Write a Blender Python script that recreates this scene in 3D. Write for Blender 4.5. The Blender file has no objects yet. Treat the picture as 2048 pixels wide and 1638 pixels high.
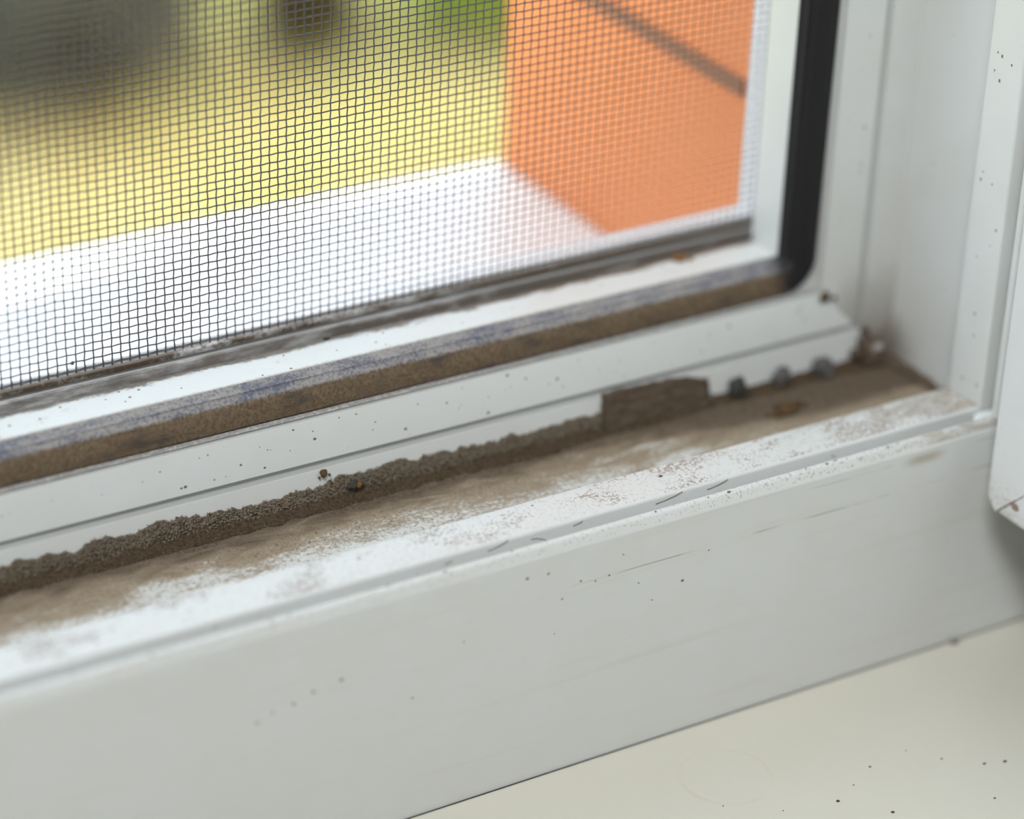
import bpy, bmesh, math, random
from mathutils import Matrix, Vector, noise as mnoise

scene = bpy.context.scene
C = scene.collection
random.seed(7)
MM = 0.001

# ------------------------------------------------------------------ camera, world, sun, room light, exposure
cam_d = bpy.data.cameras.new('camera')
cam = bpy.data.objects.new('camera', cam_d)
C.objects.link(cam)
scene.camera = cam
FPX = 5822.32
cam_d.sensor_fit = 'HORIZONTAL'
cam_d.sensor_width = 36.0
cam_d.lens = FPX / 2048 * 36.0
cam_d.clip_start = 0.01
cam_d.clip_end = 200
R = Matrix(((0.85491891, 0.21817569, -0.47065170),
            (-0.51743852, 0.42339368, -0.74363645),
            (0.03702756, 0.87928218, 0.47485977)))      # columns: right, up, back
m4 = R.to_4x4()
m4.translation = Vector((-0.18427968, -0.29010284, 0.24752025))
cam.matrix_world = m4
cam_d.dof.use_dof = True
cam_d.dof.focus_distance = 0.419
cam_d.dof.aperture_fstop = 7.2

world = bpy.data.worlds.new('sky')
scene.world = world
world.use_nodes = True
wb = world.node_tree.nodes['Background']
wb.inputs['Color'].default_value = (0.74, 0.88, 1.0, 1)
wb.inputs['Strength'].default_value = 2.8


def lamp(name, kind, energy, color, loc, target, **kw):
    d = bpy.data.lights.new(name, kind)
    d.energy = energy
    d.color = color
    for k, v in kw.items():
        setattr(d, k, v)
    o = bpy.data.objects.new(name, d)
    C.objects.link(o)
    o.location = loc
    o.rotation_euler = (Vector(target) - Vector(loc)).to_track_quat('-Z', 'Y').to_euler()
    return o


lamp('sun', 'SUN', 4.2, (1.0, 0.91, 0.74), (5.0, 0.7, 3.9), (0, 0, 0), angle=0.01)
lamp('room_light', 'AREA', 26.0, (0.93, 0.97, 1.0), (-0.86, -0.92, 1.5), (0.0, 0.0, 0.0),
     shape='RECTANGLE', size=0.42, size_y=0.42)

vs = scene.view_settings
vs.view_transform = 'Standard'
vs.look = 'None'
vs.gamma = 1.0
vs.exposure = 0.0
vs.use_curve_mapping = False
scene.cycles.max_bounces = 4
scene.cycles.adaptive_threshold = 0.08
scene.cycles.diffuse_bounces = 2
scene.cycles.glossy_bounces = 2


# ------------------------------------------------------------------ node helpers
class S:
    """a float/vector/colour socket with operators"""
    nt = None

    def __init__(self, s):
        self.s = s

    @staticmethod
    def math(op, *a, clamp=False):
        n = S.nt.nodes.new('ShaderNodeMath')
        n.operation = op
        n.use_clamp = clamp
        for i, v in enumerate(a):
            if isinstance(v, S):
                S.nt.links.new(v.s, n.inputs[i])
            else:
                n.inputs[i].default_value = v
        return S(n.outputs[0])

    def __add__(self, o): return S.math('ADD', self, o)
    __radd__ = __add__
    def __sub__(self, o): return S.math('SUBTRACT', self, o)
    def __rsub__(self, o): return S.math('SUBTRACT', o, self)
    def __mul__(self, o): return S.math('MULTIPLY', self, o)
    __rmul__ = __mul__
    def gt(self, o): return S.math('GREATER_THAN', self, o)
    def lt(self, o): return S.math('LESS_THAN', self, o)
    def clamp(self): return S.math('ADD', self, 0.0, clamp=True)
    def abs(self): return S.math('ABSOLUTE', self)
    def max(self, o): return S.math('MAXIMUM', self, o)
    def min(self, o): return S.math('MINIMUM', self, o)


def step(v, a, b):
    n = S.nt.nodes.new('ShaderNodeMapRange')
    n.interpolation_type = 'SMOOTHSTEP'
    S.nt.links.new(v.s, n.inputs['Value'])
    n.inputs['From Min'].default_value = a
    n.inputs['From Max'].default_value = b
    n.inputs['To Min'].default_value = 0
    n.inputs['To Max'].default_value = 1
    return S(n.outputs['Result'])


def down(v, a, b):
    return 1.0 - step(v, a, b)


def between(v, a, b, s=0.2):
    return step(v, a - s, a + s) * down(v, b - s, b + s)


def coords(scale=(1000, 1000, 1000)):
    nt = S.nt
    t = nt.nodes.new('ShaderNodeTexCoord')
    m = nt.nodes.new('ShaderNodeMapping')
    m.inputs['Scale'].default_value = scale
    nt.links.new(t.outputs['Object'], m.inputs['Vector'])
    return m.outputs['Vector']


def xyz(v):
    n = S.nt.nodes.new('ShaderNodeSeparateXYZ')
    S.nt.links.new(v, n.inputs[0])
    return [S(o) for o in n.outputs]


def noise(v, scale, detail=4, rough=0.55, dist=0.0):
    n = S.nt.nodes.new('ShaderNodeTexNoise')
    n.inputs['Scale'].default_value = scale
    n.inputs['Detail'].default_value = detail
    n.inputs['Roughness'].default_value = rough
    n.inputs['Distortion'].default_value = dist
    S.nt.links.new(v, n.inputs['Vector'])
    return S(n.outputs['Fac'])


def voro(v, scale):
    n = S.nt.nodes.new('ShaderNodeTexVoronoi')
    n.inputs['Scale'].default_value = scale
    S.nt.links.new(v, n.inputs['Vector'])
    return S(n.outputs['Distance'])


def col(c):
    n = S.nt.nodes.new('ShaderNodeRGB')
    n.outputs[0].default_value = (*c, 1)
    return n.outputs[0]


def mix(f, a, b):
    n = S.nt.nodes.new('ShaderNodeMix')
    n.data_type = 'RGBA'
    n.clamp_factor = True
    S.nt.links.new(f.s, n.inputs[0])
    for i, c in ((6, a), (7, b)):
        if isinstance(c, tuple):
            n.inputs[i].default_value = (*c, 1)
        else:
            S.nt.links.new(c, n.inputs[i])
    return n.outputs[2]


def material(name, build, rough=0.5, spec=0.5, **kw):
    m = bpy.data.materials.new(name)
    m.use_nodes = True
    nt = m.node_tree
    S.nt = nt
    b = nt.nodes['Principled BSDF']
    b.inputs['Roughness'].default_value = rough
    b.inputs['Specular IOR Level'].default_value = spec
    for k, v in kw.items():
        b.inputs[k].default_value = v
    out = build() if callable(build) else {'color': build}
    c = out['color']
    if isinstance(c, tuple):
        b.inputs['Base Color'].default_value = (*c, 1)
    else:
        nt.links.new(c, b.inputs['Base Color'])
    if 'rough' in out:
        nt.links.new(out['rough'].s, b.inputs['Roughness'])
    if 'bump' in out:
        n = nt.nodes.new('ShaderNodeBump')
        n.inputs['Distance'].default_value = out.get('dist', 0.0002)
        n.inputs['Strength'].default_value = out.get('strength', 0.6)
        nt.links.new(out['bump'].s, n.inputs['Height'])
        nt.links.new(n.outputs[0], b.inputs['Normal'])
    return m


PVC = (0.80, 0.815, 0.805)


def frame_dirt_shade(zone):
    """white plastic; dirt and painted recess shade keyed on depth y and height z of the profile (millimetres)"""
    def f():
        v = coords()
        x, y, z = xyz(v)
        vs_ = coords((320, 1000, 1000))
        big = noise(v, 0.10, 2)
        fine = noise(v, 1.5, 4, 0.7)
        c = mix(step(big, 0.40, 0.60) * 0.3, (0.775, 0.775, 0.74), PVC)
        r = S.math('ADD', 0.34, 0.0)
        out = {}
        if zone == 'face':                                    # wipe streaks, one dirty scratch
            st = noise(coords((28, 1000, 1000)), 0.55, 3, 0.6)
            c = mix(step(st, 0.52, 0.74) * 0.22, c, (0.66, 0.60, 0.49))
            broken = step(noise(coords((130, 0, 0)), 0.5, 3), 0.45, 0.58)
            wob = noise(coords((60, 0, 0)), 0.4, 2) - 0.5
            scr = between(z + wob * 0.8, 31.05, 31.2, 0.14) * step(x, -12.0, 30.0) * broken * 0.8
            c = mix(scr, c, (0.28, 0.22, 0.14))
            scr2 = between(z + wob * 0.5, 35.9, 36.05, 0.12) * step(x, 40.0, 66.0) * broken * 0.6
            c = mix(scr2, c, (0.34, 0.28, 0.18))
            smudge = between(x, 70.0, 76.0, 2.0) * between(z, 35.0, 36.4, 0.8) * 0.6
            c = mix(smudge, c, (0.36, 0.28, 0.17))
        elif zone == 'rib':                                   # rib, groove and front lip: fine speckling
            med = noise(vs_, 0.42, 3, 0.65, 0.6)
            rn = noise(v, 2.3, 4, 0.65)
            rib = between(y, 4.7, 11.7, 0.25) * z.gt(38.5)
            dens = step(big + (med - 0.5) * 0.5 + step(x, 10.0, 85.0) * 0.16, 0.46, 0.66)
            sp = step(rn + dens * 0.075 + (big - 0.5) * 0.10, 0.535, 0.64) * rib * (0.34 + 0.42 * dens)
            c = mix(sp, c, (0.30, 0.205, 0.15))
            haze = step(x, 45.0, 95.0) * rib * step(med + (fine - 0.5) * 0.6, 0.40, 0.62) * 0.75
            c = mix(haze, c, (0.36, 0.275, 0.185))
            lip = y.lt(1.65) * z.gt(37.6)
            sp2 = step(rn + step(x, 10.0, 80.0) * 0.05, 0.56, 0.66) * lip * 0.55
            c = mix(sp2, c, (0.33, 0.22, 0.17))
            endd = between(x, 72.0, 90.0, 8.0) * lip * step(med, 0.40, 0.60) * 0.7
            c = mix(endd, c, (0.36, 0.28, 0.18))
            gr = between(y, 1.5, 4.4, 0.05) * z.lt(38.4)
            sg = step(med * 0.5 + fine * 0.5, 0.60, 0.68) * gr * 0.7
            c = mix(sg, c, (0.20, 0.12, 0.08))
        elif zone == 'floor':                                 # brown staining, densest against the wall
            med = noise(vs_, 0.42, 4, 0.65, 0.6)
            grit = noise(v, 4.0, 2, 0.6)
            brown_l = mix(step(fine, 0.3, 0.7), (0.19, 0.125, 0.068), (0.46, 0.35, 0.225))
            brown_d = mix(step(fine, 0.3, 0.7), (0.070, 0.048, 0.031), (0.20, 0.145, 0.095))
            right = step(x, 34.0, 78.0)
            on = z.lt(33.0)
            t = (y - 12.5) * (1 / 23.5)
            amt = 0.05 + t * 1.28 + (big - 0.5) * 0.55 + (med - 0.5) * 1.05 + right * step(y, 15.0, 22.0) * 0.36
            cov = step(amt + (fine - 0.5) * 1.25, 0.42, 0.86) * on
            c = mix(cov * 0.92, c, brown_l)
            dk = step(t + (med - 0.5) * 0.45 + (fine - 0.5) * 0.30 + right * step(y, 17.0, 26.0) * 0.30, 0.64, 0.88) * on
            c = mix(dk, c, brown_d)
            spot = step(grit * 0.5 + fine * 0.5, 0.555, 0.63) * on * step(t, 0.02, 0.25) * 0.65
            c = mix(spot, c, (0.10, 0.065, 0.04))
            r = 0.34 + cov * 0.5
            out = {'bump': fine, 'dist': 0.00008, 'strength': 0.35}
        elif zone == 'back':                                  # light speckling, dusty ledge, slot shade painted in grey
            grit = noise(v, 4.0, 2, 0.6)
            bf = between(y, 35.6, 37.95, 0.1) * z.gt(36.0)
            sb = step(grit * 0.45 + fine * 0.55, 0.63, 0.69) * bf * 0.6
            c = mix(sb, c, (0.30, 0.22, 0.15))
            slot_shade = (between(z, 37.5, 38.75, 0.12) + between(z, 44.95, 45.3, 0.08)) * between(y, 35.95, 39.0, 0.1)
            c = mix(slot_shade.clamp() * 0.55, c, (0.32, 0.32, 0.29))
            led = between(y, 38.0, 41.0, 0.15) * between(z, 45.3, 45.6, 0.05)
            c = mix(led * step(fine, 0.25, 0.6) * 0.8, c, (0.30, 0.27, 0.25))
        elif zone == 'top':                                   # top of the upstand
            med = noise(vs_, 0.42, 4, 0.65, 0.6)
            brown_d = mix(step(fine, 0.3, 0.7), (0.070, 0.048, 0.031), (0.20, 0.145, 0.095))
            edge = step(y + (med - 0.5) * 3.2 + (fine - 0.5) * 1.6, 47.6, 48.6)
            c = mix(edge * 0.95, c, brown_d)
            stk = step(med * 0.6 + fine * 0.4, 0.575, 0.68) * 0.35
            c = mix(stk, c, (0.42, 0.32, 0.24))
            near = down(y + (fine - 0.5) * 1.0, 42.3, 42.9)
            c = mix(near * 0.65, c, (0.36, 0.29, 0.19))
        else:                                                 # jambs: light dust, grime at the foot, painted shade in crease and slots
            med = noise(vs_, 0.42, 3, 0.65, 0.6)
            brown_d = mix(step(fine, 0.3, 0.7), (0.070, 0.048, 0.031), (0.20, 0.145, 0.095))
            low = down(x + (med - 0.5) * 9.0, 34.0, 41.0)
            c = mix(low * step(y + (fine - 0.5) * 12.0, 26.0, 36.5) * 0.9, c, brown_d)
            hz = down(x + (big - 0.5) * 40.0, 30.0, 90.0) * 0.16
            c = mix(hz, c, (0.42, 0.38, 0.30))
            crease_shade = between(y, 35.2, 35.8, 0.25) * 0.22
            c = mix(crease_shade, c, (0.36, 0.35, 0.32))
            gunk = down(x + (fine - 0.5) * 14.0, 40.0, 52.0) * between(y, 35.0, 37.0, 0.4) * 0.45
            c = mix(gunk, c, (0.24, 0.19, 0.14))
            slot_shade = (between(z, 37.5, 38.75, 0.12) + between(z, 44.95, 45.3, 0.08)) * between(y, 35.95, 39.0, 0.1)
            c = mix(slot_shade.clamp() * 0.40, c, (0.38, 0.39, 0.37))
        out.update({'color': c, 'rough': r})
        return out
    return f


ZONES = ('face', 'rib', 'floor', 'back', 'top')
M_RAILS = [material('pvc_' + z_, frame_dirt_shade(z_)) for z_ in ZONES]
M_JAMB = material('pvc_jamb', frame_dirt_shade('jamb'))


def zone_of(y, v):
    if y < 0.35 and v < 37.7: return 0
    if y < 12.35: return 1
    if y < 35.75 and v < 37.6: return 2
    if y < 41.0 or v < 48: return 3
    return 4


def gasket_nodes():
    v = coords()
    x, y, z = xyz(v)
    vs_ = coords((400, 1000, 1000))
    fine = noise(v, 2.2, 5, 0.7)
    med = noise(vs_, 0.35, 4, 0.6)
    grit = noise(v, 5.0, 2)
    black = mix(grit, (0.012, 0.011, 0.012), (0.022, 0.020, 0.020))
    # dust lies only on the run along the bottom; the upright run has a few brown flecks
    bottom = down(z + (fine - 0.5) * 2.5, 51.4, 53.6) * down(x + (med - 0.5) * 6 + (fine - 0.5) * 3, 70.0, 76.0)
    low = down(z + (fine - 0.5) * 0.8, 49.35, 49.95)
    brown = mix(step(fine, 0.35, 0.65), (0.135, 0.092, 0.056), (0.245, 0.175, 0.110))
    brown = mix(step(med * 0.55 + fine * 0.45, 0.54, 0.62) * 0.7, brown, (0.045, 0.042, 0.05))
    grey = mix(step(fine * 0.6 + med * 0.4, 0.40, 0.58), (0.16, 0.165, 0.21), (0.40, 0.37, 0.345))
    dust = mix(low, grey, brown)
    c = mix(bottom, black, dust)
    fl = step(noise(coords((1000, 1000, 2600)), 0.32, 4, 0.7), 0.66, 0.74) * (1.0 - bottom) * 0.5
    c = mix(fl, c, (0.14, 0.06, 0.035))
    return {'color': c, 'bump': fine, 'dist': 0.0002, 'strength': 0.5, 'rough': 0.50 + bottom * 0.4}


M_GASKET = material('gasket_rubber', gasket_nodes, spec=0.3)


def screenbar_nodes():
    v = coords()
    x, y, z = xyz(v)
    vs_ = coords((300, 1000, 1000))
    fine = noise(v, 1.6, 5, 0.7)
    med = noise(vs_, 0.35, 5, 0.65)
    c = mix(fine * 0.3, (0.88, 0.88, 0.88), (0.76, 0.75, 0.72))
    low = down(z, 52.75, 52.95) * y.lt(53.4)
    band = between(z + (med - 0.5) * 1.1, 51.3, 52.3, 0.25)
    film = (step(med, 0.25, 0.58) * 0.9 + step(x, -20.0, 40.0) * 0.5).clamp()
    c = mix(low * film * 0.92, c, (0.17, 0.13, 0.10))
    c = mix(low * band * step(fine * 0.5 + med * 0.5, 0.36, 0.56), c, (0.125, 0.085, 0.05))
    return {'color': c, 'bump': fine, 'dist': 0.0001, 'strength': 0.4}


M_SBAR = material('screen_bar_white', screenbar_nodes, rough=0.4)
M_MESH = material('fibreglass_grey', (0.088, 0.094, 0.10), rough=0.45)


def sill_nodes():
    v = coords()
    x, y, z = xyz(v)
    big = noise(v, 0.02, 3)
    fine = noise(v, 0.9, 4, 0.7)
    c = mix(big, (0.74, 0.70, 0.585), (0.79, 0.755, 0.66))
    # dried ring stain
    dx, dy = (x - 30.5), (y + 13.2)
    r = S.math('SQRT', dx * dx + dy * dy)
    ring = between(r + (fine - 0.5) * 0.8, 6.6, 7.0, 0.3) * step(noise(v, 0.12, 2), 0.36, 0.58)
    c = mix(ring * 0.28, c, (0.66, 0.52, 0.30))
    joint = step(y + (fine - 0.5) * 0.6, -0.75, -0.25) * 0.35
    c = mix(joint, c, (0.55, 0.47, 0.33))
    c = mix(step(fine, 0.66, 0.74) * 0.15, c, (0.5, 0.44, 0.34))
    return {'color': c}


M_SILL = material('sill_cream', sill_nodes, rough=0.28)


def sash_nodes():
    v = coords()
    x, y, z = xyz(v)
    fine = noise(v, 1.3, 5, 0.7)
    med = noise(v, 0.25, 4, 0.6)
    c = mix(med * 0.4, (0.82, 0.82, 0.80), (0.74, 0.72, 0.69))
    low = down(z + (med - 0.5) * 7.0, 30.0, 36.0)
    c = mix(low * step(fine + (med - 0.5) * 0.5, 0.50, 0.66) * 0.55, c, (0.38, 0.28, 0.22))
    c = mix(step(fine, 0.62, 0.70) * 0.25, c, (0.42, 0.32, 0.27))
    # the cut lower edge has caught reddish dirt
    c = mix(down(z + (fine - 0.5) * 0.8, 28.0, 28.9) * step(med, 0.38, 0.56) * 0.9, c, (0.26, 0.12, 0.09))
    return {'color': c, 'bump': fine, 'dist': 0.0001, 'strength': 0.3}


M_SASH = material('sash_pvc', sash_nodes, rough=0.36)
M_SEAM = material('weld_seam', lambda: {'color': mix(noise(coords(), 1.5, 3), (0.20, 0.12, 0.09), (0.42, 0.30, 0.25))}, rough=0.8)
M_GLASS = material('pane_glass', (1, 1, 1), rough=0.0, **{'Transmission Weight': 1.0, 'IOR': 1.45})
M_PLASTER = material('plaster', lambda: {'color': mix(noise(coords(), 0.03, 4), (0.60, 0.59, 0.56), (0.66, 0.65, 0.62)),
                                         'bump': noise(coords(), 0.4, 4), 'dist': 0.001, 'strength': 0.2}, rough=0.85)


def orange_nodes():
    v = coords()
    n = noise(v, 0.05, 4)
    f = noise(v, 0.8, 4, 0.6)
    c = mix(n, (0.80, 0.245, 0.075), (0.84, 0.29, 0.10))
    return {'color': c, 'bump': f, 'dist': 0.0006, 'strength': 0.4}


M_ORANGE = material('orange_render', orange_nodes, rough=0.8)
M_JOINT = material('joint_dark', lambda: {'color': mix(noise(coords(), 0.2, 3), (0.24, 0.115, 0.06), (0.34, 0.15, 0.075))}, rough=0.9)
M_LEDGE = material('ledge_white', lambda: {'color': mix(noise(coords(), 0.04, 3), (0.86, 0.86, 0.85), (0.90, 0.90, 0.89))}, rough=0.4)


def dust_nodes():
    v = coords()
    x, y, z = xyz(v)
    fine = noise(v, 2.6, 5, 0.75)
    med = noise(v, 0.5, 4, 0.6)
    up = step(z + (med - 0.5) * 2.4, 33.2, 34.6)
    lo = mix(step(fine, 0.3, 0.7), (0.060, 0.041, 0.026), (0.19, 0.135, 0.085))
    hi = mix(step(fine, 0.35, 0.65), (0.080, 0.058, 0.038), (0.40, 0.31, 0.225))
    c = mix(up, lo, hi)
    return {'color': c, 'bump': fine, 'dist': 0.0004, 'strength': 0.9}


M_DUST = material('packed_dust', dust_nodes, rough=0.95, spec=0.1)


def crumb_mat(name, a, b):
    return material(name, lambda: {'color': mix(noise(coords(), 1.6, 4, 0.7), a, b),
                                   'bump': noise(coords(), 2.5, 4), 'dist': 0.0003, 'strength': 0.8}, rough=0.9, spec=0.2)


M_CR_DARK = crumb_mat('crumb_dark', (0.030, 0.030, 0.026), (0.11, 0.10, 0.085))
M_CR_GREY = crumb_mat('crumb_grey', (0.075, 0.070, 0.065), (0.22, 0.20, 0.19))
M_CR_BROWN = crumb_mat('crumb_brown', (0.060, 0.036, 0.018), (0.19, 0.115, 0.055))
M_CR_RUST = crumb_mat('crumb_rust', (0.16, 0.065, 0.015), (0.40, 0.20, 0.06))
M_CR_SOIL = crumb_mat('crumb_soil', (0.062, 0.044, 0.030), (0.20, 0.145, 0.10))
M_SPECK = crumb_mat('speck', (0.13, 0.085, 0.05), (0.34, 0.24, 0.16))
M_CR_PALE = crumb_mat('crumb_pale', (0.36, 0.32, 0.30), (0.62, 0.58, 0.56))


# ------------------------------------------------------------------ mesh helpers
def link(name, bm, mat, parent=None, smooth=None, loc=None):
    me = bpy.data.meshes.new(name)
    bm.normal_update()
    bm.to_mesh(me)
    bm.free()
    me.materials.append(mat)
    o = bpy.data.objects.new(name, me)
    C.objects.link(o)
    if parent is not None:
        o.parent = parent
    if smooth is not None:
        for p in me.polygons:
            p.use_smooth = True
        me.set_sharp_from_angle(angle=math.radians(smooth))
    if loc is not None:
        o.location = loc
    return o


def empty(name, loc=(0, 0, 0)):
    o = bpy.data.objects.new(name, None)
    o.empty_display_size = 0.02
    C.objects.link(o)
    o.location = loc
    return o


def tag(o, label=None, cat=None, group=None, kind=None):
    if label: o['label'] = label
    if cat: o['category'] = cat
    if group: o['group'] = group
    if kind: o['kind'] = kind
    return o


def box(bm, x0, x1, y0, y1, z0, z1):
    v = [bm.verts.new((x, y, z)) for x in (x0, x1) for y in (y0, y1) for z in (z0, z1)]
    for f in ((0, 1, 3, 2), (4, 6, 7, 5), (0, 4, 5, 1), (2, 3, 7, 6), (0, 2, 6, 4), (1, 5, 7, 3)):
        bm.faces.new([v[i] for i in f])


def fillet(pts, seg=4):
    """pts: (a, b[, radius]); rounds each corner that has a radius"""
    out = []
    n = len(pts)
    for i, p in enumerate(pts):
        r = p[2] if len(p) > 2 else 0
        P = Vector(p[:2])
        if r <= 0:
            out.append(tuple(P)); continue
        a = (Vector(pts[i - 1][:2]) - P).normalized()
        b = (Vector(pts[(i + 1) % n][:2]) - P).normalized()
        ang = a.angle(b)
        d = r / math.tan(ang / 2)
        c = P + (a + b).normalized() * (r / math.sin(ang / 2))
        s, e = P + a * d - c, P + b * d - c
        t = s.angle_signed(e)
        for k in range(seg + 1):
            th = -t * k / seg
            out.append((c.x + s.x * math.cos(th) - s.y * math.sin(th), c.y + s.x * math.sin(th) + s.y * math.cos(th)))
    return out


def loft(bm, rings, closed=True, caps=True):
    rows = [[bm.verts.new(p) for p in r] for r in rings]
    n = len(rows[0])
    for a, b in zip(rows, rows[1:]):
        for i in range(n if closed else n - 1):
            j = (i + 1) % n
            bm.faces.new((a[i], a[j], b[j], b[i]))
    if caps:
        bm.faces.new(rows[0][::-1])
        bm.faces.new(rows[-1])
    bmesh.ops.recalc_face_normals(bm, faces=bm.faces)


def tube(bm, pts, r, sides=5):
    rings = []
    for i, p in enumerate(pts):
        p = Vector(p)
        d = (Vector(pts[min(i + 1, len(pts) - 1)]) - Vector(pts[max(i - 1, 0)])).normalized()
        u = d.orthogonal().normalized()
        w = d.cross(u)
        rr = r if not isinstance(r, (list, tuple)) else r[i]
        rings.append([p + (u * math.cos(2 * math.pi * k / sides) + w * math.sin(2 * math.pi * k / sides)) * rr for k in range(sides)])
    loft(bm, rings)


def lump(bm, loc, size, seed, sub=2, rough=0.35):
    """irregular crumb with its own facets"""
    res = bmesh.ops.create_icosphere(bm, subdivisions=sub, radius=1.0)
    off = Vector((seed * 3.17, seed * 1.31, seed * 7.7))
    for v in res['verts']:
        k = 1.0 + rough * mnoise.noise(v.co * 1.3 + off) + rough * 0.6 * mnoise.noise(v.co * 3.1 + off)
        v.co = Vector((v.co.x * size[0] * k, v.co.y * size[1] * k, v.co.z * size[2] * k)) + Vector(loc)


# ------------------------------------------------------------------ the window frame (setting)
XF, XL, ZT = 0.12558, -0.560, 0.860         # outer edges of the frame: right, left, top (bottom is z = 0)
PROFILE = [(0, 0), (0, 37.2, 0.9), (0.75, 38.65, 0.6), (1.6, 38.85, 0.10), (1.6, 31.5), (4.2, 31.5), (4.2, 39.0, 0.45), (11.9, 39.0, 0.35),
           (12.3, 32.0, 0.8), (35.7, 32.0, 0.5), (35.9, 37.5, 0.08), (36.9, 37.85), (36.9, 38.5), (36.2, 38.8, 0.10),
           (37.8, 44.9, 0.10), (38.5, 45.0), (38.5, 45.2), (37.9, 45.42, 0.08), (39.7, 45.45), (40.2, 48.8),
           (42.3, 51.0, 0.1), (49.5, 51.0, 0.4), (49.8, 46.0), (60.0, 46.0), (60.0, 0)]
prof = fillet(PROFILE)
window = tag(empty('window_1', (0, 0, 0)), 'white plastic window frame with dirty groove and black gasket', kind='structure')
GAP = 0.04


def rail(name, length0, length1, mat, mtx):
    bm = bmesh.new()
    rings = []
    N = 12
    rings = [[((length0 + v + GAP) * MM, y * MM, v * MM) for y, v in prof]]
    for k in range(1, N):
        f = k / N
        rings.append([(((length0 + v + GAP) * (1 - f) + (length1 - v - GAP) * f) * MM, y * MM, v * MM) for y, v in prof])
    rings.append([((length1 - v - GAP) * MM, y * MM, v * MM) for y, v in prof])
    loft(bm, rings)
    o = link(name, bm, mat, window, smooth=24)
    o.matrix_local = mtx
    return o


def axes(ax, ay, az, loc):
    m = Matrix((ax, ay, az)).transposed().to_4x4()
    m.translation = loc
    return m


xl, xf, zt = XL / MM, XF / MM, ZT / MM
rail_b = rail('bottom_rail', xl, xf, M_RAILS[0], Matrix.Identity(4))
for m_ in M_RAILS[1:]:
    rail_b.data.materials.append(m_)
for p in rail_b.data.polygons:
    p.material_index = zone_of(p.center.y / MM, p.center.z / MM)
jamb_r = rail('side_jamb', 0, zt, M_JAMB, axes((0, 0, 1), (0, 1, 0), (-1, 0, 0), (XF, 0, 0)))
jamb_l = rail('side_jamb', -zt, 0, M_JAMB, axes((0, 0, -1), (0, 1, 0), (1, 0, 0), (XL, 0, 0)))
rail_t = rail('top_rail', -xf, -xl, M_JAMB, axes((-1, 0, 0), (0, 1, 0), (0, 0, -1), (0, 0, ZT)))
rail_b['label'] = 'bottom rail caked with brown dirt'
jamb_r['label'] = 'upright jamb beside the open sash'

# the black gasket: one strip bent round all four corners
GS = fillet([(38.95, 45.6, 0.35), (38.75, 47.4), (38.95, 48.9), (39.35, 49.75, 0.4), (40.6, 50.55), (42.0, 51.2, 0.15), (42.1, 50.95), (40.3, 50.6), (40.1, 45.6, 0.2)], 4)
GI = 51.3                                                        # inner edge line the corners pivot on


def gasket_ring(P, ang, wob=0.0):
    # P: pivot in (x, z) millimetres, ang: direction from the pivot towards the outer frame edge
    out = []
    for y, v in GS:
        s = GI - v + wob * (0.5 if v > 49 else 0.2)
        out.append(((P[0] + math.cos(ang) * s) * MM, (y - wob * 0.4) * MM, (P[1] + math.sin(ang) * s) * MM))
    return out


rings = []
cors = [((xl + GI, GI), -math.pi / 2), ((xf - GI, GI), 0), ((xf - GI, zt - GI), math.pi / 2), ((xl + GI, zt - GI), math.pi)]
for i, (P, a_end) in enumerate(cors):
    a0 = a_end - math.pi / 2
    for k in range(11):                                         # turn round the corner
        rings.append(gasket_ring(P, a0 + math.pi / 2 * k / 10))
    Q = cors[(i + 1) % 4][0]
    n = 60
    for k in range(1, n):                                       # straight run with a slightly uneven lie
        f = k / n
        X, Z = P[0] + (Q[0] - P[0]) * f, P[1] + (Q[1] - P[1]) * f
        w = 0.22 * mnoise.noise(Vector((X * 0.03, Z * 0.03, 4.2))) * min(1, 8 * f, 8 * (1 - f))
        rings.append(gasket_ring((X, Z), a_end, w))
bm = bmesh.new()
rings.append(rings[0])
loft(bm, rings, caps=False)
bmesh.ops.remove_doubles(bm, verts=bm.verts, dist=1e-7)
gk = link('rubber_gasket', bm, M_GASKET, window, smooth=50)
gk['label'] = 'black rubber gasket, dusty brown along the bottom'

# weld bead closing the groove at the corner
bm = bmesh.new()
lump(bm, (0.0870, 0.0026, 0.0380), (0.0032, 0.0014, 0.0011), 3, rough=0.25)
o = link('weld_bead', bm, M_JAMB, window, smooth=60)

# specks stuck to the bottom rail and lint in its groove
bm = bmesh.new()
for x, y, z, s in ((29.7, -0.02, 26.6, .30), (12, -0.02, 31.6, .22), (14.5, -0.02, 30.9, .18), (16.8, -0.02, 31.2, .2), (9, -0.02, 29.5, .18),
                   (22, -0.02, 28.4, .15), (-26.2, -0.02, 26.9, .32), (-30.5, -0.02, 26.3, .3), (-33.5, -0.02, 25.3, .28), (-36.6, -0.02, 24.9, .22),
                   (-39, -0.02, 24.0, .25), (3, -0.02, 34.6, .3), (6.5, -0.02, 34.4, .24), (19, -0.02, 34.0, .15), (-15, -0.02, 20.4, .2),
                   (34, -0.02, 30.5, .14), (-7, -0.02, 27.2, .15), (8, -0.02, 24.0, .12), (24.5, -0.02, 24.8, .13)):
    lump(bm, (x * MM, y * MM, z * MM), (s * MM, 0.1 * MM, s * 0.7 * MM), x, sub=1)
for i in range(70):                                             # sloped back face
    x = random.uniform(-75, 78)
    t = random.uniform(0.05, 0.95)
    s = random.choice((.10, .13, .16, .22, .30))
    lump(bm, (x * MM, (36.2 + 1.6 * t) * MM, (38.8 + 6.1 * t) * MM), (s * MM, 0.1 * MM, s * 0.8 * MM), i, sub=1)
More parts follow.
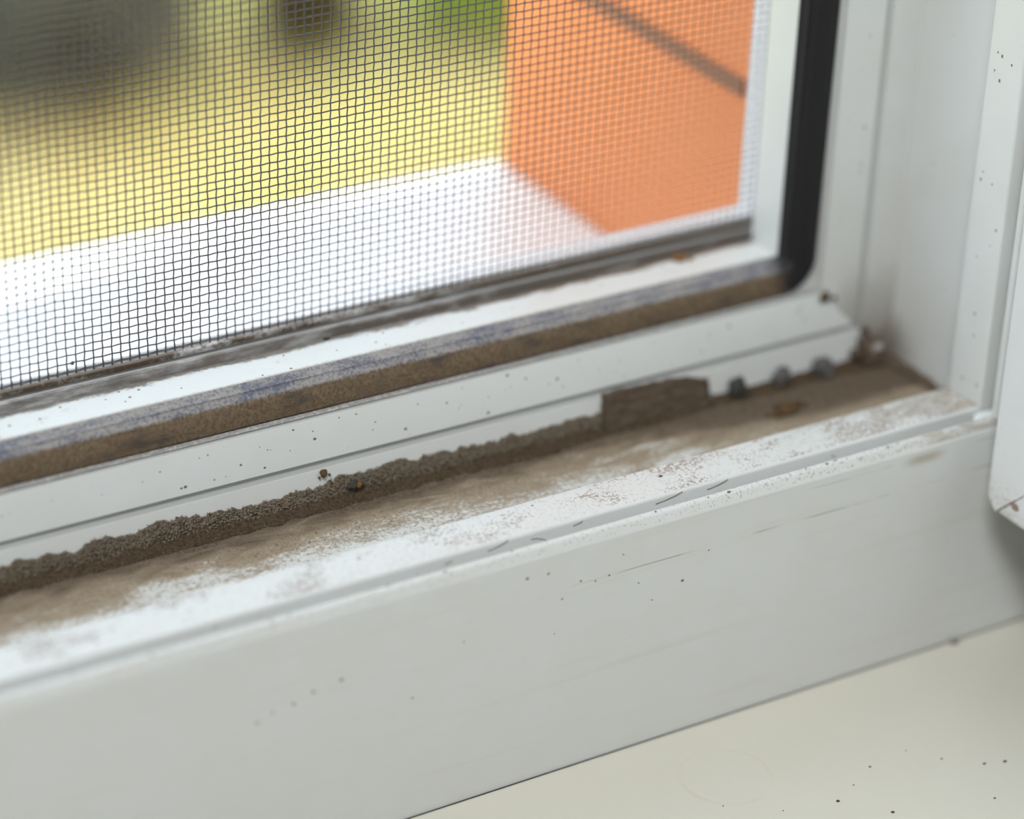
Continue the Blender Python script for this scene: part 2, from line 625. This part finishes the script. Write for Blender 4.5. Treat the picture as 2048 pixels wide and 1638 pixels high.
for i in range(60):                                             # rib, front lip and upstand top
    x = random.uniform(-70, 85)
    y, z = random.choice(((random.uniform(5.6, 11.5), 39.0), (random.uniform(0.9, 1.4), 38.87), (random.uniform(43.0, 48.5), 51.0)))
    s = random.uniform(.08, .22)
    lump(bm, (x * MM, y * MM, z * MM), (s * 1.4 * MM, s * MM, 0.08 * MM), i + 90, sub=1)
for x, y, z, dx, dz in ((-1, 4.15, 38.0, 3.2, 0.9), (6, 4.15, 37.9, 2.5, -0.8), (13, 4.15, 38.2, 1.5, 0.4), (27, 4.15, 38.0, 4.5, 0.9), (36, 4.15, 38.0, 3.5, 0.8), (-8, 4.15, 37.8, 1.2, 0.3)):
    tube(bm, [((x + dx * k / 5) * MM, (y - 0.05 + 0.05 * math.sin(k)) * MM, (z + dz * (k / 5) ** 2) * MM) for k in range(6)], 0.05 * MM, 4)
sp = link('dirt_specks', bm, M_SPECK, rail_b, smooth=60)
sp['kind'] = 'stuff'

bm = bmesh.new()
for i in range(38):
    x = random.uniform(36, 130)
    y, z = random.choice(((random.uniform(5.0, 11.5), 39.0), (random.uniform(13, 35), 32.0), (random.uniform(5.0, 11.5), 39.0), (random.uniform(36.6, 37.5), None)))
    if z is None: z = 38.8 + (y - 36.2) / 1.6 * 6.1
    s = random.uniform(.07, .22)
    lump(bm, (x * MM, y * MM, z * MM), (s * 1.5 * MM, s * MM, 0.08 * MM), i + 300, sub=1)
sp = link('dirt_specks', bm, M_SPECK, jamb_r, smooth=60)
sp['kind'] = 'stuff'

# ------------------------------------------------------------------ interior sill board and walls
bm = bmesh.new()
box(bm, -1.2, 0.45, -0.30, -0.0003, -0.025, 0.0)
bmesh.ops.bevel(bm, geom=[e for e in bm.edges if all(v.co.y < -0.29 for v in e.verts)], offset=0.006, segments=4, affect='EDGES')
sill = tag(link('interior_sill_board', bm, M_SILL, smooth=40), 'cream laminate interior sill board below the window frame', kind='structure')
bm = bmesh.new()
for x, y, s in ((41.4, -25.9, .33), (46.8, -31.8, .36), (50.7, -21.3, .26), (45.8, -23.8, .16), (61.4, -24.7, .22), (66.2, -28.7, .30), (69.3, -29.7, .34),
                (62.0, -36.2, .22), (33, -24, .12), (26, -19, .12), (30, -27, .14), (15, -20, .1), (58, -20.5, .14), (22, -26, .1)):
    lump(bm, (x * MM, y * MM, 0.02 * MM), (s * MM, s * 0.8 * MM, 0.13 * MM), x, sub=1)
o = link('dirt_specks', bm, M_CR_BROWN, sill, smooth=60)
o['kind'] = 'stuff'
bm = bmesh.new()
lump(bm, (0.0832, -0.0006, 0.0001), (0.0009, 0.0004, 0.0003), 5, sub=2)
o = link('dirt_speck', bm, M_SPECK, sill, smooth=60)


def hole_wall(name, y0, y1, hx0, hx1, hz0, hz1, mat, X=3.2, Z0=-1.2, Z1=1.9):
    bm = bmesh.new()
    o_ = [(-X, Z0), (X, Z0), (X, Z1), (-X, Z1)]
    i_ = [(hx0, hz0), (hx1, hz0), (hx1, hz1), (hx0, hz1)]
    V = {}
    for k, y in enumerate((y0, y1)):
        for t, ring in (('o', o_), ('i', i_)):
            V[t, k] = [bm.verts.new((a, y, b)) for a, b in ring]
    for j in range(4):
        n = (j + 1) % 4
        bm.faces.new((V['o', 0][j], V['o', 0][n], V['i', 0][n], V['i', 0][j]))
        bm.faces.new((V['o', 1][n], V['o', 1][j], V['i', 1][j], V['i', 1][n]))
        bm.faces.new((V['i', 0][j], V['i', 0][n], V['i', 1][n], V['i', 1][j]))
        bm.faces.new((V['o', 0][n], V['o', 0][j], V['o', 1][j], V['o', 1][n]))
    bmesh.ops.recalc_face_normals(bm, faces=bm.faces)
    return link(name, bm, mat)


w = hole_wall('wall_front', -0.24, 0.0, -0.66, 0.30, -0.0252, 0.90, M_PLASTER)
tag(w, 'white plastered inner wall around the window opening', kind='structure')
w = hole_wall('wall_core', 0.0, 0.0602, XL - 0.0005, XF + 0.0005, -0.0005, ZT + 0.0005, M_PLASTER)
tag(w, 'rough wall core holding the window frame', kind='structure')
w = hole_wall('wall_exterior', 0.0602, 0.134, -0.52, 0.0800, 0.012, 0.82, M_ORANGE)
tag(w, 'orange rendered outside wall and window reveal', kind='structure')
# groove line in the orange reveal
bm = bmesh.new()
box(bm, 0.0794, 0.0812, 0.0615, 0.1335, 0.0702, 0.0730)
o = link('render_joint', bm, M_JOINT, w)
# outside ledge
bm = bmesh.new()
pts = fillet([(61.0, 30.0, 0.5), (133.0, 30.0), (137.0, 30.0, 2.0), (137.0, 12.0, 1.0), (134.5, 12.0, 0.3), (134.5, 24.0), (61.0, 24.0)])
loft(bm, [[(x * MM, y * MM, z * MM) for y, z in pts] for x in (-519.5, -200, 79.5)])
tag(link('exterior_ledge', bm, M_LEDGE, smooth=30), 'white metal window ledge outside the insect screen', kind='structure')
M_FLOOR = material('floorboards', (0.35, 0.27, 0.19), rough=0.6)
for name, b, m, lab in (('floor', (-2.4, 1.6, -3.4, -0.24, -1.05, -1.0), M_FLOOR, 'brown room floor below the window'),
                        ('ceiling', (-2.4, 1.6, -3.4, -0.24, 1.6, 1.65), M_PLASTER, 'white room ceiling behind the camera'),
                        ('wall_left', (-2.45, -2.4, -3.4, -0.24, -1.0, 1.6), M_PLASTER, 'white left wall of the room'),
                        ('wall_right', (1.6, 1.65, -3.4, -0.24, -1.0, 1.6), M_PLASTER, 'white right wall of the room'),
                        ('wall_back', (-2.4, 1.6, -3.45, -3.4, -1.0, 1.6), M_PLASTER, 'white back wall of the room')):
    bm = bmesh.new()
    box(bm, *b)
    bmesh.ops.recalc_face_normals(bm, faces=bm.faces)
    tag(link(name, bm, m), lab, kind='structure')

# ------------------------------------------------------------------ insect screen
screen = tag(empty('insect_screen', (0, 0.0535, 0.0)), 'grey mesh insect screen in a slim white frame outside the gasket', 'insect screen')
SZ0, SX1, SX0, SZ1 = 52.85, 78.8, -511.0, 811.0               # mesh edges (mm)
bars = {'bottom': [(53.1, 46.2), (53.1, 50.3, 0.1), (53.45, 50.55), (53.45, 51.1), (52.95, 51.35, 0.2), (52.95, 52.2, 0.25), (53.5, 52.45), (53.5, 53.25, 0.3),
                   (58.0, 53.15, 0.6), (58.0, 46.2)]}
bp = fillet(bars['bottom'], 5)


def screen_bar(name, rings):
    bm = bmesh.new()
    loft(bm, rings)
    o = link(name, bm, M_SBAR, None, smooth=30)
    o.parent = screen
    o.matrix_parent_inverse = Matrix.Translation(screen.location).inverted()
    return o


RX = 77.3                                                      # inner edge of the upright bars
screen_bar('frame_bar', [[(x * MM, y * MM, z * MM) for y, z in bp] for x in (-505.0, -200, RX + 0.5)])
side = fillet([(53.4, -1.2, 0.2), (57.2, 0.0, 0.3), (57.8, -0.5), (57.8, -2.4), (53.4, -2.4)], 4)
screen_bar('frame_bar', [[((RX - a) * MM, y * MM, z * MM) for y, a in side] for z in (46.2, 300, 812)])
screen_bar('frame_bar', [[((-508 + a) * MM, y * MM, z * MM) for y, a in side] for z in (46.2, 300, 812)])
screen_bar('frame_bar', [[(x * MM, y * MM, (808 - a) * MM) for y, a in side] for x in (-510, -200, RX + 4)])

CX, CZ = 1.405, 1.245                                          # mesh pitch
xs = [SX1 - 0.2 - CX * i for i in range(int((SX1 - SX0) / CX))]
zs = [SZ0 + 0.15 + CZ * i for i in range(int((SZ1 - SZ0) / CZ))]
FX, FZ = -125.0, 150.0                                         # beyond these the wires run straight
XK = -43.5                                                     # a slight crease in the cloth


def bulge(x, z):
    n = 0.30 * math.exp(-abs(x - XK) / 3.2) * min(1.0, (z - SZ0) / 12.0)
    return n


def wx(i, z):
    return xs[i] + 0.16 * mnoise.noise(Vector((i * 0.37, z * 0.035, 1.0))) + 0.05 * mnoise.noise(Vector((i * 5.1, z * 0.3, 3.0)))


def wz(j, x):
    return zs[j] + 0.10 * mnoise.noise(Vector((x * 0.035, j * 0.37, 7.0))) + 0.045 * mnoise.noise(Vector((x * 0.3, j * 5.1, 9.0))) + bulge(x, zs[j])


verts, faces = [], []


def wire(pts, r, up):
    """four-sided strand through pts (mm); up: unit vector across the strand in the cloth"""
    base = len(verts)
    for p in pts:
        for a, b in ((1, 0), (0, 1), (-1, 0), (0, -1)):
            verts.append(((p[0] + up[0] * a * r) * MM, (p[1] + b * r) * MM, (p[2] + up[2] * a * r) * MM))
    for k in range(len(pts) - 1):
        q = base + k * 4
        for s in range(4):
            t = (s + 1) % 4
            faces.append((q + s, q + t, q + 4 + t, q + 4 + s))


AMP, RW = 0.09, 0.115
nfx = sum(1 for x in xs if x > FX)
nfz = sum(1 for z in zs if z < FZ)
for i in range(len(xs)):
    pts = [(wx(i, SZ0 - 0.3), 53.2, SZ0 - 0.3)]
    if i < nfx:
        for j in range(nfz):
            pts.append((wx(i, zs[j]), 53.2 + (AMP if (i + j) % 2 else -AMP), wz(j, xs[i])))
    pts.append((wx(i, SZ1), 53.2, SZ1))
    wire(pts, RW, (1, 0, 0))
for j in range(len(zs)):
    pts = [(SX1, 53.2, wz(j, SX1))]
    if j < nfz:
        for i in range(nfx):
            pts.append((wx(i, zs[j]), 53.2 + (-AMP if (i + j) % 2 else AMP), wz(j, xs[i])))
    pts.append((SX0, 53.2, zs[j]))
    wire(pts, RW, (0, 0, 1))
me = bpy.data.meshes.new('mesh_cloth')
me.from_pydata(verts, [], faces)
me.materials.append(M_MESH)
o = bpy.data.objects.new('mesh_cloth', me)
C.objects.link(o)
o.parent = screen
o.matrix_parent_inverse = Matrix.Translation(screen.location).inverted()
o['kind'] = 'stuff'
for p in me.polygons:
    p.use_smooth = True
bm = bmesh.new()
lump(bm, (-41.3 * MM, 53.3 * MM, 54.2 * MM), (0.32 * MM, 0.2 * MM, 0.35 * MM), 2, sub=1)
o = link('dirt_speck', bm, M_CR_RUST, None, smooth=60)
o.parent = screen
o.matrix_parent_inverse = Matrix.Translation(screen.location).inverted()

# ------------------------------------------------------------------ open sash at the right edge
SXL = 0.0807
sash = tag(empty('window_sash', (SXL + 0.03, -0.006, 0.0288)), 'white plastic sash swung open at the right, dirty mitred lower corner', 'window sash')
inv = Matrix.Translation(sash.location).inverted()
Y0, Z0S, YE, ZE = -6.0, 28.6, -560.0, 835.0


def sash_part(name, bm, mat, smooth=30):
    o = link(name, bm, mat, None, smooth=smooth)
    o.parent = sash
    o.matrix_parent_inverse = inv
    return o


# section across a sash member: x from the face, s from the outer edge
sec = fillet([(0, 0, 0.7), (0, 2.5), (0, 58.0, 3.0), (16.0, 66.0, 1.0), (16.0, 70.0), (44.0, 70.0), (44.0, 66.0), (62.0, 58.0, 3.0), (62.0, 2.5), (62.0, 0, 1.5)], 4)
sx = SXL / MM


def member(name, f, n=2):
    bm = bmesh.new()
    loft(bm, [[tuple(c * MM for c in f(k / (n - 1), x, s)) for x, s in sec] for k in range(n)])
    return sash_part(name, bm, M_SASH)


g = 0.0
member('stile', lambda t, x, s: (sx + x, Y0 - s, (Z0S + max(s - 2.5, 2.5 - s) + g) * (1 - t) + (ZE - s) * t))
member('bottom_rail', lambda t, x, s: (sx + x, (Y0 - s - 2.5 - g) * (1 - t) + (YE + s) * t, Z0S + s))
member('stile', lambda t, x, s: (sx + x, YE + s, (Z0S + s) * (1 - t) + (ZE - s) * t))
member('top_rail', lambda t, x, s: (sx + x, (Y0 - s) * (1 - t) + (YE + s) * t, ZE - s))
bm = bmesh.new()
box(bm, (sx + 26) * MM, (sx + 34) * MM, (YE + 69) * MM, (Y0 - 69) * MM, (Z0S + 69) * MM, (ZE - 69) * MM)
sash_part('glass_pane', bm, M_GLASS)
bm = bmesh.new()                                              # weld seam along the mitre
tube(bm, [((sx - 0.02) * MM, (Y0 - 2.45 - d) * MM, (Z0S + d) * MM) for d in (0, 1, 2, 3, 4, 5, 7, 10, 20, 40, 56)], [0.10 * MM, 0.16 * MM, 0.2 * MM, 0.18 * MM, 0.13 * MM] + [0.09 * MM] * 6, 6)
sash_part('weld_seam', bm, M_SEAM, 60)
bm = bmesh.new()
lump(bm, ((sx - 0.05) * MM, (Y0 - 6.6) * MM, (Z0S + 3.0) * MM), (0.12 * MM, 0.8 * MM, 0.65 * MM), 8, sub=2)
sash_part('dirt_speck', bm, M_SEAM, 60)

# ------------------------------------------------------------------ dirt in the channel
def dust_top(x):
    """height (mm above the channel floor) of the dirt lying against the channel wall"""
    h = 3.0 + 0.8 * mnoise.noise(Vector((x * 0.05, 1.7, 0))) + 0.9 * mnoise.noise(Vector((x * 0.21, 5.2, 0))) + 0.6 * mnoise.noise(Vector((x * 0.8, 9.2, 0))) + 0.35 * mnoise.noise(Vector((x * 2.6, 2.2, 0)))
    if x < -30: h += (-30 - x) * 0.012
    if x > 54: h *= max(0.25, 1 - (x - 54) * 0.12)
    return max(h, 0.5)


bm = bmesh.new()
rows = []
NX = 560
X0d, X1d = -150.0, 92.5
for i in range(NX + 1):
    x = X0d + (X1d - X0d) * i / NX
    H = dust_top(x)
    foot = 2.0 + 1.0 * mnoise.noise(Vector((x * 0.06, 3, 3))) + 0.7 * mnoise.noise(Vector((x * 0.4, 3, 8)))
    r = []
    for k in range(15):
        t = k / 14
        if t < 0.45:                                          # shallow apron on the floor
            u = t / 0.45
            y = 35.0 - foot * (1 - u) ** 1.2
            z = 32.02 + 0.7 * u * u
        else:                                                 # felt-like coat up the wall
            u = (t - 0.45) / 0.55
            y = 35.0 + 0.7 * u ** 0.6
            z = 32.72 + (H - 0.7) * u
        n = mnoise.noise(Vector((x * 1.1, y * 1.1, z * 1.1))) * 0.34 + mnoise.noise(Vector((x * 2.7, y * 2.7, z * 2.7))) * 0.22
        a = min(1.0, t * 4)
        r.append((x * MM, (y - n * (1.0 if t > 0.4 else 0.3) * a) * MM, (z + n * 0.5 * a) * MM))
    r.append((x * MM, 35.95 * MM, (32.0 + H) * MM))
    r.append((x * MM, 35.95 * MM, 31.9 * MM))
    rows.append(r)
loft(bm, rows)
dirt = link('dirt_drift', bm, M_DUST, smooth=180)
tag(dirt, 'brown drift of packed dust along the back of the channel', 'dirt', kind='stuff')
# loose grains on it
gv, gf = [], []
OCT = ((1, 0, 0), (-1, 0, 0), (0, 1, 0), (0, -1, 0), (0, 0, 1), (0, 0, -1))
OF = ((0, 2, 4), (2, 1, 4), (1, 3, 4), (3, 0, 4), (2, 0, 5), (1, 2, 5), (3, 1, 5), (0, 3, 5))


def grain(x, y, z, s):
    b = len(gv)
    a = random.uniform(0, 6.28)
    ca, sa = math.cos(a), math.sin(a)
    for p in OCT:
        k = s * random.uniform(0.6, 1.3)
        gv.append(((x + (p[0] * ca - p[1] * sa) * k) * MM, (y + (p[0] * sa + p[1] * ca) * k) * MM, (z + p[2] * k) * MM))
    gf.extend(tuple(b + q for q in f) for f in OF)


for i in range(15000):
    x = random.uniform(-95, 59)
    H = dust_top(x)
    u = random.random() ** 0.7
    grain(x, 35.15 + 0.55 * u - random.random() * 0.25, 32.6 + (H - 0.5) * u + random.gauss(0, 0.12), abs(random.gauss(0.09, 0.05)) + 0.03)
for i in range(4500):
    x = random.uniform(-95, 92)
    y = 35.2 - abs(random.gauss(0, 5.5))
    if x > 60: y = random.uniform(14, 35)
    if y < 13: continue
    grain(x, y, 32.03, abs(random.gauss(0.05, 0.05)) + 0.02)
me = bpy.data.meshes.new('loose_grains')
me.from_pydata(gv, [], gf)
me.materials.append(crumb_mat('grain', (0.075, 0.055, 0.036), (0.44, 0.36, 0.27)))
o = bpy.data.objects.new('loose_grains', me)
C.objects.link(o)
o.parent = dirt
o['kind'] = 'stuff'


bm = bmesh.new()
rows = []
for i in range(61):
    y = 13.2 + 22.0 * i / 60
    w_ = 2.0 + 0.7 * mnoise.noise(Vector((y * 0.2, 4, 1)))
    h_ = 1.0 + 0.6 * mnoise.noise(Vector((y * 0.3, 8, 1)))
    h_ *= min(1.0, i / 8)
    r = []
    for k in range(9):
        t = k / 8
        n = 0.14 * mnoise.noise(Vector((y * 1.5, t * 4, 2)))
        r.append(((93.55 - w_ * (1 - t)) * MM, y * MM, (32.0 + (h_ + n) * math.sin(math.pi * (0.05 + 0.62 * t))) * MM))
    r.append((93.58 * MM, y * MM, 31.95 * MM))
    rows.append(r)
loft(bm, rows)
o = link('side_drift', bm, M_CR_SOIL, dirt, smooth=180)
o['kind'] = 'stuff'


def crumb(name, label, cat, loc, size, mat, seed, extra=(), group=None, sub=3, rough=0.4, rot=0.0):
    bm = bmesh.new()
    lump(bm, (0, 0, 0), [s * MM for s in size], seed, sub=sub, rough=rough)
    for dx, dy, dz, s in extra:
        lump(bm, (dx * MM, dy * MM, dz * MM), (s * MM, s * 0.8 * MM, s * 0.8 * MM), seed + dx, sub=2, rough=rough)
    o = link(name, bm, mat, None, smooth=180, loc=[c * MM for c in loc])
    o.rotation_euler = (0, 0, rot)
    return tag(o, label, cat, group)


G3 = 'dirt lumps against the channel wall'
crumb('dirt_lump', 'darkest dirt lump at the channel wall, leftmost of three', 'dirt lump', (63.0, 34.6, 33.6), (1.6, 1.1, 2.0), M_CR_DARK, 1, ((1.3, -0.2, -0.9, 1.1),), G3)
crumb('dirt_lump', 'pale grey dirt lump at the channel wall, middle of three', 'dirt lump', (71.6, 34.6, 33.6), (1.6, 1.1, 1.8), M_CR_GREY, 2, ((1.1, 0.1, -0.5, 0.7), (-0.6, -0.6, -0.8, 0.5)), G3)
crumb('dirt_lump', 'dark grey dirt lump nearest the jamb corner, rightmost of three', 'dirt lump', (79.6, 34.5, 33.6), (1.9, 1.2, 1.9), M_CR_GREY, 3, ((0.8, -0.9, -0.8, 1.1),), G3)
crumb('dirt_crumb', 'dark brown crumb lying out on the channel floor below the lumps', 'crumb', (67.5, 27.0, 32.5), (2.0, 1.2, 0.9), M_CR_BROWN, 24, ((2.2, 0.7, 0.0, 0.8), (-2.4, -0.6, -0.2, 0.8), (3.6, 0.2, -0.2, 0.5), (-1.0, 1.4, 0, 0.6), (-3.7, 0.1, -0.3, 0.4)))
crumb('dirt_crumb', 'dark crumb with orange centre sunk in the dust drift', 'crumb', (-4.9, 34.6, 34.1), (0.55, 0.45, 0.5), M_CR_RUST, 5, ())
crumb('dirt_crumb', 'black soil crumb wrapped round the orange crumb in the drift', 'crumb', (-5.9, 34.6, 34.2), (0.8, 0.55, 0.6), M_CR_DARK, 6, ((1.75, 0.1, -0.1, 0.42), (0.5, 0, 0.6, 0.4)))
crumb('dirt_crumb', 'tan crumb perched on top of the drift against the white wall', 'crumb', (-10.2, 35.5, 36.9), (0.55, 0.45, 0.65), M_CR_BROWN, 7, ((-0.7, 0, -0.5, 0.22), (0.95, 0, -0.4, 0.24)))
crumb('dirt_flake', 'rusty flake on the white upstand near its right end', 'flake', (59.8, 48.0, 51.3), (1.1, 0.8, 0.6), M_CR_RUST, 8, ((1.6, -0.7, -0.1, 0.45), (-0.7, 0.9, -0.1, 0.5)))
crumb('dirt_flake', 'tiny dark grey flake on the speckled rib', 'flake', (31.0, 9.0, 39.08), (0.35, 0.16, 0.08), M_CR_DARK, 9, (), sub=2)
crumb('dirt_crumb', 'small dark crumb at the far edge of the upstand, mid-length', 'crumb', (-2.6, 49.0, 51.1), (0.5, 0.35, 0.25), M_CR_DARK, 10, (), sub=2)
crumb('dirt_clump', 'brown dirt clump packed into the frame corner', 'dirt clump', (89.0, 34.2, 34.0), (2.0, 1.6, 2.6), M_CR_SOIL, 11, ((-1.2, 0.6, 2.0, 1.0), (-2.6, 0.4, 0.3, 1.1), (1.2, -1.0, -1.2, 1.1), (-0.9, 0.8, 4.0, 0.8)))
crumb('lint_ball', 'pale lint ball sitting on the corner dirt clump', 'lint ball', (89.4, 33.1, 35.4), (0.9, 0.8, 0.8), M_CR_PALE, 12, ())
crumb('dirt_clump', 'greenish brown dirt blob on the jamb beside the gasket bend', 'dirt clump', (80.9, 37.1, 44.6), (0.9, 0.4, 0.9), M_CR_BROWN, 13, ((1.9, -0.1, -0.6, 0.45),))

# squared cake of dirt standing against the wall
bm = bmesh.new()
res = bmesh.ops.create_cube(bm, size=1.0)
bmesh.ops.subdivide_edges(bm, edges=bm.edges, cuts=20, use_grid_fill=True)
for v in bm.verts:
    c = v.co
    x = 38.2 + (c.x + 0.5) * 19.5
    top = 38.2 - 0.9 * (c.x + 0.5) + 0.5 * mnoise.noise(Vector((x * 0.5, 2, 2))) + 0.4 * mnoise.noise(Vector((x * 1.7, 5, 2)))
    if c.x > 0.3: top -= (c.x - 0.3) * 6
    z = 31.95 + (c.z + 0.5) * (top - 31.95)
    y = 35.95 - (0.5 - c.y) * (1.9 - 1.1 * (c.z + 0.5))
    n = mnoise.noise(Vector((x * 0.9, y * 0.9, z * 0.9))) * 0.55 + mnoise.noise(Vector((x * 2.5, y * 2.5, z * 2.5))) * 0.3
    k = 1.0 if c.y < 0.45 else 0.0
    v.co = Vector(((x + n * 0.5) * MM, (y - n * k) * MM, (z + n * 0.5 * k) * MM))
tag(link('dirt_cake', bm, M_CR_SOIL, smooth=180), 'square-ended dark cake of dirt standing against the channel wall', 'dirt cake')

# ------------------------------------------------------------------ garden outside, far out of focus
GZ = -1.0
M_LAWN = material('lawn', lambda: {'color': mix(step(noise(coords((1, 1, 1)), 3.0, 4), 0.35, 0.65), (0.76, 0.66, 0.36), (0.62, 0.62, 0.25))}, rough=0.9)
bm = bmesh.new()
box(bm, -8, 10, 0.134, 14, GZ - 0.1, GZ)
tag(link('ground', bm, M_LAWN), 'sunlit yellowish lawn of the garden outside', kind='structure')
gv, gf = [], []
for i in range(16000):
    x, y = random.uniform(0.3, 2.3), random.uniform(1.7, 3.6)
    a = random.uniform(0, 6.28)
    h, wd = random.uniform(0.03, 0.07), 0.004
    lx, ly = random.gauss(0, 0.02), random.gauss(0, 0.02)
    b = len(gv)
    ca, sa = math.cos(a) * wd, math.sin(a) * wd
    gv += [(x - ca, y - sa, GZ), (x + ca, y + sa, GZ), (x + lx, y + ly, GZ + h)]
    gf.append((b, b + 1, b + 2))
me = bpy.data.meshes.new('grass')
me.from_pydata(gv, [], gf)
me.materials.append(material('grass_blades', lambda: {'color': mix(step(noise(coords((1, 1, 1)), 2.0, 3), 0.38, 0.62), (0.84, 0.74, 0.42), (0.64, 0.66, 0.24))}, rough=0.7))
o = bpy.data.objects.new('grass', me)
C.objects.link(o)
o.parent = bpy.data.objects['ground']
o['kind'] = 'stuff'


def shrub(name, label, loc, rad, hgt, n, leaf, ca, cb, seed):
    random.seed(seed)
    root = tag(empty(name, loc), label, 'shrub', 'garden shrubs')
    m = material(name + '_leaf', lambda: {'color': mix(noise(coords((1, 1, 1)), 9.0, 3), ca, cb)}, rough=0.6)
    bm = bmesh.new()
    for k in range(5):
        a = k * 1.256 + seed
        tube(bm, [(0, 0, 0), (math.cos(a) * rad * 0.25, math.sin(a) * rad * 0.25, hgt * 0.4), (math.cos(a) * rad * 0.6, math.sin(a) * rad * 0.6, hgt * 0.8)], [0.012, 0.008, 0.004], 6)
    s = link('stems', bm, M_CR_BROWN, root, smooth=60)
    vv, ff = [], []
    for i in range(n):
        d = Vector((random.gauss(0, 1), random.gauss(0, 1), random.gauss(0, 1))).normalized() * random.uniform(0.55, 1.0)
        c = Vector((d.x * rad, d.y * rad, hgt * (0.52 + 0.48 * d.z)))
        u = Vector((random.gauss(0, 1), random.gauss(0, 1), random.gauss(0, 0.6))).normalized()
        w_ = u.orthogonal().normalized()
        w_.rotate(Matrix.Rotation(random.uniform(0, 6.28), 3, u))
        b = len(vv)
        l = leaf * random.uniform(0.7, 1.3)
        fold = u.cross(w_) * l * 0.12
        vv += [c, c + u * l * 0.5 + w_ * l * 0.3 + fold, c + u * l, c + u * l * 0.5 - w_ * l * 0.3 + fold]
        ff += [(b, b + 1, b + 2), (b, b + 2, b + 3)]
    me = bpy.data.meshes.new('foliage')
    me.from_pydata([tuple(v) for v in vv], [], ff)
    me.materials.append(m)
    f = bpy.data.objects.new('foliage', me)
    C.objects.link(f)
    f.parent = root
    f['kind'] = 'stuff'
    return root


shrub('garden_shrub', 'dark grey-green shrub blurred behind the upper left of the screen', (0.972, 2.49, GZ), 0.16, 0.27, 2800, 0.035, (0.075, 0.095, 0.065), (0.17, 0.19, 0.135), 1)
shrub('garden_shrub', 'bright green shrub blurred behind the top of the screen', (1.495, 2.45, GZ), 0.09, 0.12, 1600, 0.03, (0.20, 0.34, 0.03), (0.36, 0.50, 0.06), 2)
shrub('garden_shrub', 'dark olive shrub added for the shaded gap between the other two', (1.272, 2.48, GZ), 0.058, 0.13, 1200, 0.03, (0.05, 0.048, 0.012), (0.13, 0.12, 0.03), 3)  # dark leaves added to stand for the shaded gap between the shrubs
